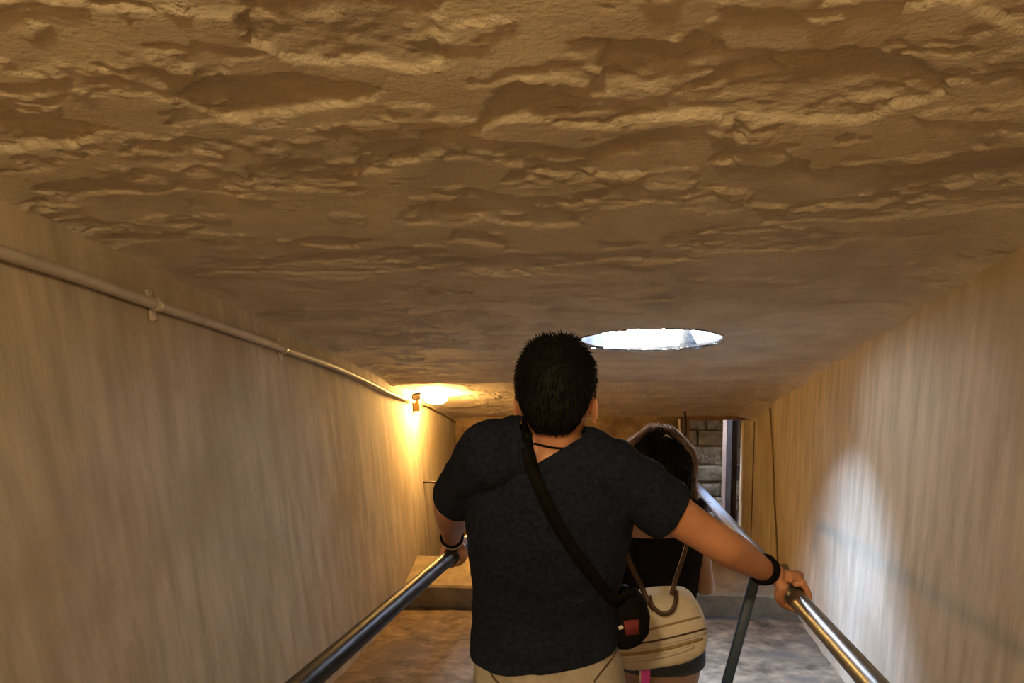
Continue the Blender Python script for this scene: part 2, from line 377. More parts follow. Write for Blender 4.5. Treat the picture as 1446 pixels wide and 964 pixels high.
# ---- light shaft through the vault
def build_shaft():
    n = 64; v = []; f = []
    zs = [None, -.78, -.6, SHAFT_TOP]
    for i, z in enumerate(zs):
        for k in range(n):
            a = 2*math.pi*k/n; r = HR+.012+.01*float(fbm(math.cos(a)*3, math.sin(a)*3+i, 3, 6))
            x = HOLE[0]+r*math.cos(a)+TILT*(0, .45, .75, 1)[i]; y = HOLE[1]+HY*r*math.sin(a)
            v.append((x, y, (CK*y+CC-.006) if z is None else z))
    for i in range(len(zs)-1):
        for k in range(n): f.append((i*n+k, i*n+(k+1) % n, (i+1)*n+(k+1) % n, (i+1)*n+k))
    # flange of masonry around the outer mouth
    base = len(v); ring = [3*n+k for k in range(n)]
    for k in range(n):
        a = 2*math.pi*k/n; v.append((HOLE[0]+TILT+.5*math.cos(a), HOLE[1]+HY*.5*math.sin(a), SHAFT_TOP-.02))
    for k in range(n): f.append((ring[k], ring[(k+1) % n], base+(k+1) % n, base+k))
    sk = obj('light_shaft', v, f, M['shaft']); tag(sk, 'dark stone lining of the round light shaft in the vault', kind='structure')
    # bright piece of shaft wall, made to glow as added rim light for hair
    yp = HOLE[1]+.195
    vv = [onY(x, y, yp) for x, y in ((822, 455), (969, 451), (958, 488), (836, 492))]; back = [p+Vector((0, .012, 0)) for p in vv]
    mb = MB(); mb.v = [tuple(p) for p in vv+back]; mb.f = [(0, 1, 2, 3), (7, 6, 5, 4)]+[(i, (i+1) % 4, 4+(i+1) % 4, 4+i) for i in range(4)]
    mb.build('added_glow_panel', M['shaft_glow'], sk, False)
    mb = MB(); nn = 12
    for k in range(nn+1):
        an = math.radians(-28+72*k/nn)
        for rr in (HR-.004, HR+.006):
            x = HOLE[0]+rr*math.cos(an); y = HOLE[1]+HY*rr*math.sin(an); z = CK*y+CC
            mb.v += [(x, y, z+.004), (x-.05, y, z+.11)]
    for k in range(nn):
        q = 4*k; mb.f += [(q, q+4, q+5, q+1), (q+2, q+3, q+7, q+6), (q, q+2, q+6, q+4), (q+1, q+5, q+7, q+3)]
    mb.build('painted_sunlit_reveal', M['white'], sk)  # white colour stands in for sun on this side of the shaft
build_shaft()

# ---- walls, floor, end
def wall_grid(name, X, sgn, label):
    ys = np.linspace(YBACK, YEND+.1, 220); ts = np.linspace(0, 1, 90); v = []
    Yg, Tg = np.meshgrid(ys, ts)
    top = np.where(Yg < YFOLD, CK*Yg+CC, CK*YFOLD+CC-.545*(Yg-YFOLD))+.12; bot = FK*Yg+FC-.1
    Zg = bot+(top-bot)*Tg
    dx = .006*fbm(Yg*1.3, Zg*1.3, 4, 7+int(sgn))+.003*fbm(Yg*9, Zg*3, 3, 17)
    V = np.stack([X+sgn*dx, Yg, Zg], -1).reshape(-1, 3); nt, ny = Yg.shape
    idx = np.arange(nt*ny).reshape(nt, ny); a, b, c, d = idx[:-1, :-1], idx[:-1, 1:], idx[1:, 1:], idx[1:, :-1]
    Fq = np.stack([a, b, c, d] if X > 0 else [a, d, c, b], -1).reshape(-1, 4)
    me = bpy.data.meshes.new(name); me.from_pydata(V.tolist(), [], Fq.tolist())
    return tag(wrap(name, me, M['wall']), label, kind='structure')
wall_grid('wall_left', XL, 1, 'streaked ochre plaster wall carrying the conduit and lamp')
wall_grid('wall_right', XR, -1, 'ochre plaster wall with bluish pool of daylight')
def floor_grid():
    xs = np.linspace(XL-.05, XR+.05, 160); ys = np.linspace(YBACK, 8.4, 520); Xg, Yg = np.meshgrid(xs, ys)
    Zg = FK*Yg+FC+.014*fbm(Xg*3, Yg*3, 5, 23)+.006*fbm(Xg*14, Yg*14, 3, 27)
    V = np.stack([Xg, Yg, Zg], -1).reshape(-1, 3); ny, nx = Xg.shape
    idx = np.arange(nx*ny).reshape(ny, nx); a, b, c, d = idx[:-1, :-1], idx[:-1, 1:], idx[1:, 1:], idx[1:, :-1]
    me = bpy.data.meshes.new('floor'); me.from_pydata(V.tolist(), [], np.stack([a, b, c, d], -1).reshape(-1, 4).tolist())
    tag(wrap('floor', me, M['floor']), 'worn sloping stone floor of the passage', kind='structure')
floor_grid()
# closing wall behind the photographer
o = obj('wall_back', *box((XL-.1, YBACK-.12, floor_z(YBACK)-.1), (XR+.1, YBACK, ceil_z(YBACK)+.15)), M['wall'], None, False); tag(o, kind='structure')
# raised threshold across the passage
def threshold():
    zt = -2.986; y0, y1 = 4.61, 4.98; n = 40; v = []; f = []
    for i in range(n+1):
        x = XL+.005+(XR-XL-.01)*i/n; w = .008*float(fbm(x*6, 1.0, 3, 3)); h = .006*float(fbm(x*5, 4.0, 3, 8))
        for (yy, zz) in ((y0+w, floor_z(y0)-.05), (y0+w, zt-.012+h), (y0+.014+w, zt+h), (y1, zt+h), (y1, floor_z(y1)-.05)): v.append((x, yy, zz))
    for i in range(n):
        for k in range(4): f.append((i*5+k, i*5+5+k, i*5+6+k, i*5+1+k))
    o = obj('threshold_step', v, f, M['sill'], None, False); tag(o, 'worn stone threshold step crossing the passage floor', 'step')
threshold()
# end wall with the low opening on its right
DX0, DX1, DZ = .535, 1.005, -2.57
def end_wall():
    zb = floor_z(YEND)-.1; zt = ceil_z(YEND)+.12
    mb = MB().add(box((XL-.1, YEND, zb), (DX0, YEND+.16, zt))).add(box((DX0, YEND, DZ), (1.95, YEND+.16, zt))).add(box((DX1, YEND, zb), (1.95, YEND+.16, DZ)))
    o = mb.build('wall_end', M['stone'], None, False); tag(o, 'dark rough stone wall closing the passage', kind='structure')
    return o
end_wall()
# jambs and lintel
def door():
    d = obj('door_1', *box((DX1-.035, YEND-.05, floor_z(YEND)), (DX1+.04, YEND+.16, DZ+.01), .008), M['jamb'], None, False)
    tag(d, 'ochre door jamb at the end of the passage', kind='structure')
    obj('lintel', *box((DX0-.05, YEND-.03, DZ), (DX1+.04, YEND+.16, DZ+.05), .008), M['wood'], d, False)
    # leaf standing open into the room beyond: stile, dark iron-bound edge and boards
    leaf = MB(); p0 = Vector((DX1-.06, YEND+.16, 0)); p1 = Vector((DX1-.20, YEND+.62, 0))
    t = (p1-p0).normalized(); s = Vector((t.y, -t.x, 0))
    def slab(a, b, th, z0, z1):
        q = [p0+t*a, p0+t*b, p0+t*b-s*th, p0+t*a-s*th]
        v = [(c.x, c.y, z0) for c in q]+[(c.x, c.y, z1) for c in q]
        return v, [(0, 1, 2, 3), (7, 6, 5, 4), (0, 4, 5, 1), (1, 5, 6, 2), (2, 6, 7, 3), (3, 7, 4, 0)]
    zb = floor_z(YEND+.9)+.03
    obj('door_edge', *slab(0, .10, .05, zb, DZ-.07), M['darkwood'], d, False)
    for k in range(1):
        obj('plank', *slab(.11+k*.16, .19+k*.16, .05, zb, DZ-.06-.01*k), M['wood'], d, False)
door()
# chamber beyond the opening: coursed stones, each its own block
def chamber():
    y1 = 7.35; z0 = floor_z(y1)-.1; z1 = -2.25
    back = obj('wall_chamber', *box((-.4, y1, z0), (1.9, y1+.2, z1)), M['stone'], None, False); tag(back, 'stone wall of the chamber beyond the opening', kind='structure')
    MBx = MB().add(box((-.6, YEND+.16, z0-.2), (-.4, y1+.2, z1))).add(box((1.7, YEND+.16, z0-.2), (1.9, y1+.2, z1))).add(box((-.6, YEND+.28, z1), (1.9, y1+.2, z1+.2)))
    MBx.add(box((-.6, YEND+.1, -2.5), (1.9, YEND+.165, z1+.2)))
    s = MBx.build('wall_chamber_side', M['stone'], None, False); tag(s, 'rough side masonry of the chamber', kind='structure')
    mb2 = MB().add(box((1.05, YEND+.16, z0), (1.9, y1+.2, floor_z(YEND)-.02))); f = mb2.build('floor_chamber', M['stone'], None, False); tag(f, kind='structure')
    z = z0; r = random.Random(3); row = 0
    while z < z1-.05:
        h = r.uniform(.13, .2); x = -.1-r.uniform(0, .3)
        while x < 1.5:
            w = r.uniform(.28, .5)
            bv, bf = box((x+.004, y1-.05-r.uniform(0, .035), z+.004), (x+w-.004, y1+.02, z+h-.004), .012)
            bv = [(a+.006*random.uniform(-1, 1), b+.006*random.uniform(-1, 1), c+.006*random.uniform(-1, 1)) for a, b, c in bv]
            obj('stone_block', bv, bf, M['stone'], back); x += w
        z += h
chamber()
cl_ = bpy.data.lights.new('chamber_fill_light', 'POINT'); cl_.energy = 3.6; cl_.color = (1.0, .6, .24); cl_.shadow_soft_size = .05  # added fill that brightens the chamber stones, no fixture
co_ = bpy.data.objects.new('chamber_fill_light', cl_); COL.objects.link(co_); co_.location = (.1, 6.95, -2.75)

# ================================================================== FIXTURES
# conduit with its clips
cpx = [(-60, 335), (5, 357), (110, 391), (220, 430), (310, 460), (400, 492), (470, 517), (520, 539), (555, 557), (584, 567)]
cp = [onX(x, y, XL+.028) for x, y in cpx]
cp = [cp[0]+(cp[0]-cp[1])*6]+cp
cz = empty('conduit', cp[0])
obj('pipe', *tube(cp, [.0175]*8+[.012]*3, 12, smooth=6), M['conduit'], cz)
for i in (4, 6):
    c = cp[i]; t = (cp[min(i+1, len(cp)-1)]-cp[i-1]).normalized()
    mb = MB().add(tube([c-t*.011, c+t*.011], .021, 12, capr=False)).add(box((XL+.006, c.y-.012, c.z+.015), (XL+.016, c.y+.012, c.z+.05), .003)).add(box((XL+.006, c.y-.012, c.z-.05), (XL+.016, c.y+.012, c.z-.015), .003))
    mb.build('pipe_clip', M['conduit'], cz)
tag(cz, 'long painted conduit pipe running along the left wall to the lamp', 'pipe')
# lamp
lp = onX(589, 567, XL+.02)
lamp = empty('wall_lamp', (XL, lp.y, lp.z))
lx = XL+.012
box_m = MB().add(box((XL-.005, lp.y-.05, lp.z-.055), (XL+.045, lp.y+.03, lp.z+.03), .008))
box_m.build('junction_box', M['brass'], lamp)
obj('clamp', *box((XL-.002, lp.y-.045, lp.z+.032), (XL+.06, lp.y+.02, lp.z+.062), .006), M['iron'], lamp)
b0 = Vector((XL+.05, lp.y-.005, lp.z+.04))
arm = [b0, b0+Vector((.005, 0, .05)), b0+Vector((.03, 0, .085)), b0+Vector((.08, 0, .098)), b0+Vector((.23, 0, .103))]
obj('bracket_arm', *tube(arm, .009, 10, smooth=5), M['iron'], lamp)
obj('hanger', *tube([b0+Vector((.135, 0, .102)), b0+Vector((.135, 0, .07))], .012, 10), M['brass'], lamp)
jc = b0+Vector((.105, 0, -.005))
jar = loft([(jc+X_*dx, Y_, Z_, r, r, 2.0) for dx, r in ((-.075, .018), (-.07, .032), (-.05, .042), (.0, .048), (.045, .045), (.072, .032), (.084, .012))], 24)
obj('glass_globe', *jar, M['glow'], lamp)
tag(lamp, 'glowing jar lamp on a dark bracket at the end of the conduit', 'lamp')
# thin wire running on from the lamp
wp = [onX(x, y, XL+.012) for x, y in ((604, 574), (622, 583), (640, 594), (648, 600))]
wp = [Vector((XL+.02, lp.y+.02, lp.z-.02))]+wp
o = obj('wire', *tube(wp, .006, 8, smooth=4), M['brass']); tag(o, 'thin wire sagging along the left wall past the lamp', 'wire')
# small bent iron hook
hk = onX(598, 681, XL)
hp = [Vector((XL-.02, hk.y, hk.z)), Vector((XL+.03, hk.y, hk.z+.006)), Vector((XL+.10, hk.y-.0, hk.z+.0)), Vector((XL+.17, hk.y, hk.z-.025)), Vector((XL+.2, hk.y, hk.z-.04))]
o = obj('wall_hook', *tube(hp, .0095, 10, smooth=4), M['iron']); tag(o, 'small bent iron hook sticking out under the lamp', 'hook')
# cable on the right wall
cb = [onX(x, y, XR-.012) for x, y in ((1087, 576), (1091, 640), (1093, 700), (1096, 750), (1098, 795), (1099, 830))]
o = obj('cable', *tube(cb, .006, 8, smooth=4), M['brass']); tag(o, 'thin dark cable hanging down the right wall near the doorway', 'cable')
# dark upright pole near the doorway
pt = onY(966, 565, 6.2); pb = Vector((pt.x+.05, 6.2, floor_z(6.2)-.01))
pole = empty('iron_pole', pb)
obj('shaft', *tube([pb, pt], .015, 12), M['iron'], pole)
obj('foot', *tube([pb, pb+Vector((0, 0, .03))], .04, 14), M['iron'], pole)
obj('grey_tube', *tube([pb+Vector((-.04, 0, .03)), pt+Vector((-.035, 0, -.16))], .008, 10), M['conduit'], pole)
tag(pole, 'thin dark iron pole standing left of the doorway', 'pole')

# handrails
def rail_fit(pts, X):
    q = [onX(x, y, X) for x, y in pts]; ys = np.array([p.y for p in q]); zs = np.array([p.z for p in q]); k, c = np.polyfit(ys, zs, 1); return k, c
RLX, RRX = -.54, .40; RR = .0215
LK, LC = rail_fit(((430, 960), (545, 868), (625, 797), (660, 763)), RLX)
RK, RC = rail_fit(((1225, 960), (1130, 848), (1060, 770), (1000, 705)), RRX)
def rail(name, X, k, c, y0, y1, posts, m, label, lean):
    root = empty(name, (X, posts[0], floor_z(posts[0])))
    P = [Vector((X, y, k*y+c)) for y in np.linspace(y0, y1, 9)]
    P.append(P[-1]+Vector((0, .06, -.05))); P.append(P[-1]+Vector((0, .02, -.10)))
    obj('bar', *tube(P, RR, 24, smooth=3), m, root)
    for y in posts:
        zt = k*y+c; zb = floor_z(y); b = Vector((X+lean*(zt-zb), y, zb-.01)); t = Vector((X, y, zt-RR*.6))
        p = obj('post', *loft([(b, X_, Y_, .0155, .011, 6), (t, X_, Y_, .0155, .011, 6)], 16), M['post'], root)
        obj('foot_plate', *box((b.x-.05, b.y-.05, zb-.03), (b.x+.05, b.y+.05, zb+.025), .006), M['post'], p)
    tag(root, label, 'handrail'); return root
rail('handrail', RLX, LK, LC, -.4, 4.4, [.0, 2.75, 4.2], M['rail'], 'black round handrail in front of the conduit wall', 0)
rail('handrail', RRX, RK, RC, -.4, 4.5, [-.1, 2.29, 4.3], M['railr'], 'shiny steel handrail on blue-grey posts beside the right wall', -.2)

# ================================================================== PEOPLE
def hand_grip(mb, X, k, c, y, side, scale=1.0, lat=0.0):
    """overhand grip on the rail at distance y; side=+1 right hand (fingers on the outer, +X side). Returns the wrist point"""
    C = Vector((X, y, k*y+c)); a = Vector((0, 1, k)).normalized(); n = Vector((0, -k, 1)).normalized(); s = X_*side
    def P(al, ang, r): return C+a*al+n*(math.cos(ang)*r)+s*(math.sin(ang)*r)
    R = RR; fr = .0088*scale
    lens = (205, 215, 205, 180)
    for i in range(4):
        al = .034-.0225*i; top = R+.014
        ang0 = math.radians(-5); ang1 = math.radians(lens[i]); pts = []; rad = []
        for j in range(9):
            t = j/8; an = ang0+(ang1-ang0)*t
            kn = .004*max(0, math.sin(t*math.pi*3))
            pts.append(P(al-.004*t, an, R+fr*.9+kn+(.004 if t < .2 else 0))); rad.append(fr*(1.06-.28*t))
        mb.add(tube(pts, rad, 10))
        kp = P(al, math.radians(22), R+.016); mb.add(ellip(kp, (.0105, .0115, .0105)))
    # palm: back of the hand over the rail
    pal = []
    for al, w, h, lift, ang in ((.042, .026, .012, .018, -4), (.02, .036, .0155, .020, -6), (-.01, .038, .017, .022, -8), (-.04, .034, .018, .027, -9), (-.066, .028, .0185, .034, -10)):
        an = math.radians(ang); q = max(0, .012-al)/.078; pal.append((P(al*(1-.55*q*(lat > 0)), an, R+lift)-s*(lat*q), s, n, w, h, 2.4))
    mb.add(loft(pal, 20))
    # thumb leaves the inner side of the palm near its base
    th = [P(-.045, math.radians(-48), R+.024), P(-.028, math.radians(-82), R+.017), P(-.004, math.radians(-120), R+.012), P(.016, math.radians(-165), R+.0105), P(.026, math.radians(-195), R+.010)]
    mb.add(tube(th, [.0155, .0135, .0115, .0102, .0085], 12, smooth=3))
    if lat: return P(-.036, 0, R+.040)-s*(lat+.016), P(-.022, 0, R+.03)-s*lat*.6
    return P(-.082, math.radians(-12), R+.042), P(-.05, math.radians(-8), R+.03)

def foot(mb, x, y, zf, yaw=0, up=0, L=.26):
    """foot resting on the slope"""
    k = FK; rings = []
    for t, w, h, e in ((-.07, .026, .03, 2), (-.06, .034, .05, 2.4), (-.02, .038, .058, 2.4), (.04, .04, .042, 2.6), (.10, .046, .03, 2.8), (.15, .044, .024, 2.8), (.185, .03, .016, 2.4), (.195, .012, .008, 2)):
        yy = y+t*L/.26; z0 = zf+k*(yy-y)
        rings.append((Vector((x, yy, z0+h+.004)), X_, Z_, w, h, e))
    mb.add(loft(rings, 18))

def man():
    root = empty('person', (-.16, 1.72, floor_z(1.72)))
    off = root.location
    YB = 1.69
    def ring(y, xl, xr, ry, grow=0.0, e=2.5, dy=0):
        a = onY(xl, y, YB); b = onY(xr, y, YB); c = (a+b)/2; u = (b-a); h = u.length/2
        return (c+Vector((0, dy, 0)), u.normalized(), Y_, h+grow, ry+grow, e)
    T = [(618, 742, 818, .060, 2.0, .01), (628, 732, 830, .068, 2.0, .0), (638, 708, 856, .082, 2.2, -.005), (650, 684, 882, .10, 2.4, -.01), (672, 670, 892, .112, 2.5, -.012), (700, 663, 892, .12, 2.5, -.012), (730, 661, 886, .124, 2.5, -.008),
         (770, 665, 880, .12, 2.5, 0), (810, 670, 874, .113, 2.5, .008), (850, 671, 869, .11, 2.5, .012), (890, 670, 868, .116, 2.5, .008), (930, 672, 874, .126, 2.5, .0), (965, 674, 880, .13, 2.5, -.004), (1000, 678, 884, .125, 2.6, 0)]
    torso = lambda g: loft([ring(y, xl, xr, ry, g, e, dy) for y, xl, xr, ry, e, dy in T], 36)
    hipc = ring(965, 676, 882, .12)[0]
    # joints
    shL = at(686, 648, 1.80); shR = at(872, 672, 1.79)
    mb = MB(); mb.add(loft([ring(y, xl, xr, ry, -.008 if y < 820 else -.02, e, dy) for y, xl, xr, ry, e, dy in T], 36))
    wL, gL = hand_grip(mb, RLX, LK, LC, onX(640, 784, RLX).y, -1)
    wR, gR = hand_grip(mb, RRX, RK, RC, onX(1121, 836, RRX).y, 1, lat=.052)
    elL = at(637, 712, 1.985); elR = at(1018, 768, 1.84)
    def armt(sh, el, wr, gp, grow=0.0):
        m1 = sh.lerp(el, .5); m2 = el.lerp(wr, .3)
        pts = [sh, sh.lerp(el, .25), m1, sh.lerp(el, .8), el, el.lerp(wr, .2), el.lerp(wr, .5), el.lerp(wr, .8), wr, wr.lerp(gp, .6)]
        rad = [.055, .053, .047, .042, .041, .0425, .038, .030, .0265, .026]
        return tube(pts, [r+grow for r in rad], 20, smooth=3)
    mb.add(armt(shL, elL, wL, gL)); mb.add(armt(shR, elR, wR, gR))
    mb.add(ellip(shL, (.058, .058, .056))); mb.add(ellip(shR, (.058, .058, .056)))
    # trapezius
    nb = at(778, 628, 1.80)
    mb.add(tube([nb+Vector((0, .01, -.02)), nb.lerp(shL, .5)+Vector((0, 0, .004)), shL], [.048, .046, .048], 16)); mb.add(tube([nb+Vector((0, .01, -.02)), nb.lerp(shR, .5)+Vector((0, 0, .006)), shR], [.048, .046, .048], 16))
    # head
    hc = at(785, 561, 1.79); hu = Vector((.02, .06, 1)).normalized(); hr = (X_-hu*X_.dot(hu)).normalized(); hf = hu.cross(hr)
    H = [(.118, .018, .022, 0), (.112, .042, .055, 0), (.097, .060, .077, 0), (.072, .071, .091, 0), (.04, .0765, .098, 0), (.005, .0775, .099, 0), (-.03, .071, .093, .0), (-.06, .061, .082, .006), (-.085, .056, .070, .018), (-.107, .046, .048, .034), (-.118, .03, .03, .045), (-.123, .015, .015, .05)]
    headl = lambda g: loft([(hc+hu*w+hf*d, hr, hf, a+g, b+g, 2.15) for w, a, b, d in H], 32)
    mb.add(headl(0))
    mb.add(tube([hc+hf*.094+hu*.01, hc+hf*.108-hu*.022, hc+hf*.112-hu*.038, hc+hf*.098-hu*.045], [.009, .012, .015, .013], 12))   # nose
    for s in (-1, 1):
        ec = hc+hr*(s*.083)-hu*.022-hf*.004
        ax = ((hr*s*.5-hf*.87).normalized(), (hr*s*.87+hf*.5).normalized(), hu)
        mb.add(ellip(ec, (.0185, .006, .031), ax)); mb.add(ellip(ec-hu*.026, (.010, .006, .011), ax))
        mb.add(ellip(hc+hr*(s*.033)+hf*.088+hu*.018, (.02, .012, .007)))      # brow
        mb.add(ellip(hc+hr*(s*.032)+hf*.090, (.013, .009, .007)))             # eye
    mb.add(ellip(hc+hf*.094-hu*.068, (.024, .009, .005))); mb.add(ellip(hc+hf*.092-hu*.078, (.021, .009, .006)))
    mb.add(tube([hc-hu*.05-hf*.012, hc-hu*.10-hf*.012, nb-Vector((0, 0, .03))], [.055, .0555, .067], 22))
    # legs
    legs = []
    for s, fy in ((-1, .16), (1, -.03)):
        hip = hipc+Vector((s*.085, 0, -.02)); fx = hip.x+s*.02; fyw = hip.y+fy; zf = floor_z(fyw)
        kn = Vector((hip.x+s*.01, hip.y+.06+fy*.4, zf+.47)); an = Vector((fx, fyw-.02, zf+.085))
        legs.append((hip, kn, an, fx, fyw, zf))
        mb.add(tube([hip, hip.lerp(kn, .4), kn, kn.lerp(an, .3), an], [.088, .078, .055, .055, .036], 20, smooth=3)); foot(mb, fx, fyw, zf)
    body = remesh(mb, .0038, 3)
    wrap('body', shift(body, off), M['skin'], root)
    # ---- T-shirt
    sm = MB(); sm.add(torso(.004))
    seL = at(640, 712, 1.965); seR = at(956, 728, 1.815)
    dirL = (elL-shL).normalized(); dirR = (elR-shR).normalized()
    def sleeve(sh, el, d, ln, r0, r1):
        return tube([sh-d*.03, sh+d*.04, sh+d*ln*.5, sh+d*ln, sh+d*(ln+.05)], [r0, r0, (r0+r1)/2, r1, r1], 22, smooth=2)
    lnL = .205; lnR = .145
    sm.add(sleeve(shL, elL, dirL, lnL, .066, .060)); sm.add(sleeve(shR, elR, dirR, lnR, .066, .060))
    sm.add(ellip(shL, (.066, .068, .064))); sm.add(ellip(shR, (.066, .068, .064)))
    sm.add(tube([nb+Vector((0, .01, -.022)), nb.lerp(shL, .5)+Vector((0, 0, .006)), shL], [.055, .057, .06], 16)); sm.add(tube([nb+Vector((0, .01, -.022)), nb.lerp(shR, .5)+Vector((0, 0, .008)), shR], [.055, .057, .06], 16))
    me = remesh(sm, .0055, 6)
    co = coords(me); nr = normals(me)
    x, y, z = co[:, 0], co[:, 1], co[:, 2]
    w = .008*fbm(x*9+z*3, z*7-x*4, 3, 41)+.008*fbm(x*34+z*6, z*6, 2, 43)*sstep(-.10, .02, x)+.004*fbm(x*16-z*22, z*14+x*10, 3, 47)
    low = sstep(-1.12, -1.3, z); w = w+low*.004*fbm(x*8, z*30, 2, 49)+.006*low
    w = w+.012*sstep(.20, .11, np.linalg.norm(co-np.array(nb), axis=1))
    setco(me, co+nr*w[:, None])
    hz = at(778, 962, 1.9).z
    eye = Vector((0, 0, 0))
    def vplane(p, q):
        n = ray(*p).cross(ray(*q)).normalized(); return n
    poly = [(733, 560), (737, 618), (753, 657), (822, 618), (836, 560)]
    def neck(c): return (c-nb).length < .16
    planes = [(Vector((hipc.x, 0, hz)), Vector((.11, .03, -1)), lambda c: abs(c.x-hipc.x) < .28),
              (shL+dirL*lnL, dirL, lambda c: (c-shL-dirL*lnL).length < .12), (shR+dirR*lnR, dirR+Vector((0, 0, 0)), lambda c: (c-shR-dirR*lnR).length < .12)]
    cut(me, planes)
    bm = bmesh.new(); bm.from_mesh(me)
    for i in range(1, 3):
        fs = [q for q in bm.faces if neck(q.calc_center_median())]
        g = list({e for q in fs for e in q.edges})+list({v for q in fs for v in q.verts})+fs
        bmesh.ops.bisect_plane(bm, geom=g, plane_co=eye, plane_no=vplane(poly[i], poly[i+1]))
    def inpoly(p):
        r = False
        for i in range(len(poly)):
            x0, y0 = poly[i-1]; x1, y1 = poly[i]
            if (y0 > p[1]) != (y1 > p[1]) and p[0] < (x1-x0)*(p[1]-y0)/(y1-y0)+x0: r = not r
        return r
    ztop = nb.z+.012
    dele = [q for q in bm.faces if neck(q.calc_center_median()) and (inpoly(proj(q.calc_center_median())) and q.calc_center_median().y < YB+.02 or
            q.calc_center_median().y > YB+.015 and (q.calc_center_median()-nb).xy.length < .085 and q.calc_center_median().z > nb.z-.03-.5*max(0, q.calc_center_median().y-YB))]
    bmesh.ops.delete(bm, geom=dele, context='FACES'); bm.to_mesh(me); bm.free()
    bj = [v.co.copy() for v in me.vertices]; fj = [tuple(p.vertices) for p in me.polygons]; nj = len(bj)
    bv = BVHTree.FromPolygons(bj+[v.co+off for v in body.vertices], fj+[tuple(i+nj for i in p.vertices) for p in body.polygons])
    sh = wrap('t_shirt', shift(me, off), M['shirt'], root); so = sh.modifiers.new('thick', 'SOLIDIFY'); so.thickness = .0028; so.offset = 1
    # seams: sleeve hems and bottom hem read as thin ridges
    # ---- trousers
    pm = MB(); ph = [ring(y, xl, xr, ry, .003, 2.6, dy) for y, xl, xr, ry, dy in ((860, 675, 865, .102, .010), (890, 674, 866, .108, .006), (915, 676, 871, .115, 0), (935, 675, 877, .124, -.004), (965, 674, 882, .132, -.008), (1000, 674, 886, .135, -.012), (1040, 676, 888, .125, -.005))]
    pm.add(loft(ph, 32))
    for hip, kn, an, fx, fyw, zf in legs:
        pm.add(tube([hip-Vector((0, 0, .02)), hip.lerp(kn, .4), kn, kn.lerp(an, .5), an+Vector((0, .01, -.02))], [.097, .088, .074, .070, .066], 22, smooth=3))
    pme = remesh(pm, .007, 5); co = coords(pme); nr = normals(pme)
    w = .004*fbm(co[:, 0]*12+co[:, 2]*5, co[:, 2]*10, 3, 53)+.004*fbm(co[:, 0]*30+co[:, 2]*18, co[:, 2]*4, 2, 57)
    setco(pme, co+nr*w[:, None]); tz = ring(872, 676, 872, .1)[0].z
    cut(pme, [(Vector((0, 0, tz)), Z_, None)])
    pbv = bvh_of(pme)
    for pp in ([(872, 912), (862, 930), (846, 950), (838, 962)], [(690, 940), (698, 955), (708, 966)]):
        pa, pn = px_path(pbv, pp, 14, .001)
        if len(pa) > 3: obj('pocket_seam', *ribbon(pa, pn, .005, .003), M['handle'], root)
    wrap('trousers', shift(pme, off), M['trouser'], root).modifiers.new('thick', 'SOLIDIFY').thickness = -.003
    # shoes
    for hip, kn, an, fx, fyw, zf in legs:
        s = MB(); k = FK; rings = []
        for t, wd, h in ((-.085, .03, .035), (-.075, .042, .058), (-.02, .046, .062), (.05, .047, .05), (.12, .052, .036), (.17, .048, .03), (.205, .03, .02), (.212, .01, .01)):
            yy = fyw+t; rings.append((Vector((fx, yy, zf+k*t+h+.002)), X_, Z_, wd, h, 2.8))
        obj('shoe', *loft(rings, 20), M['shoe'], root)
    # ---- hair: cap with short strands
    hb = MB(); hb.add(loft([(hc+hu*w+hf*d, hr, hf, a+.008, b+.007, 2.1) for w, a, b, d in H[:-3]], 36)); hb.add(loft([(hc+hu*(.132-.0), hr, hf, .012, .015, 2), (hc+hu*.124, hr, hf, .045, .055, 2), (hc+hu*.1, hr, hf, .064, .08, 2), (hc+hu*.06, hr, hf, .076, .098, 2)], 36))
    hme = remesh(hb, .005, 3); co = coords(hme); nr = normals(hme)
    d = (co-np.array(hc))@np.array(hu)
    setco(hme, co+nr*(.0035*fbm(co[:, 0]*60, co[:, 2]*45+co[:, 1]*20, 3, 61)+.002)[:, None])
    def hairline(c):
        q = c-hc; fr = q.dot(hf); up_ = q.dot(hu); sd = abs(q.dot(hr))
        if fr < -.026: return -.056+.05*(max(0, sd-.03)/.04)**1.6
        if fr < .035: return .006+.0*fr
        return .062
    bm = bmesh.new(); bm.from_mesh(hme)
    bmesh.ops.delete(bm, geom=[q for q in bm.faces if (q.calc_center_median()-hc).dot(hu) < hairline(q.calc_center_median())], context='FACES')
    bm.faces.ensure_lookup_table(); fl = [(q.calc_center_median(), q.normal.copy()) for q in bm.faces]
    hv, hfc = bmlist(bm); bm.free()
    hm = MB(); hm.v = hv; hm.f = hfc; r = random.Random(5)
    for c, n in fl:
        for _ in range(1):
            if r.random() > .55: continue
            q = c-hc; top = max(0, min(1, (q.dot(hu)-.03)/.09))
            dn = (-hu*.9+Vector((r.uniform(-.3, .3), r.uniform(-.3, .3), 0))); dn = (dn-n*dn.dot(n)).normalized()
            L = r.uniform(.008, .015)*(1+.4*top); dr = (n*(.10+.55*top)+dn*(1-.55*top)+Vector((r.uniform(-.35, .35), r.uniform(-.35, .35), r.uniform(-.1, .3)))*(.3+.5*top)).normalized()
            s_ = dr.cross(n).normalized()*.0016; b = c-n*.002+Vector((r.uniform(-.003, .003), r.uniform(-.003, .003), r.uniform(-.003, .003)))
            i0 = len(hm.v); hm.v += [tuple(b-s_), tuple(b+s_), tuple(b+n*.0018), tuple(b+dr*L)]; hm.f += [(i0, i0+1, i0+3), (i0+1, i0+2, i0+3), (i0+2, i0, i0+3)]
    o = hm.build('hair', M['hair'], root)
    # ---- necklace cord, wrist bands
    nk = []
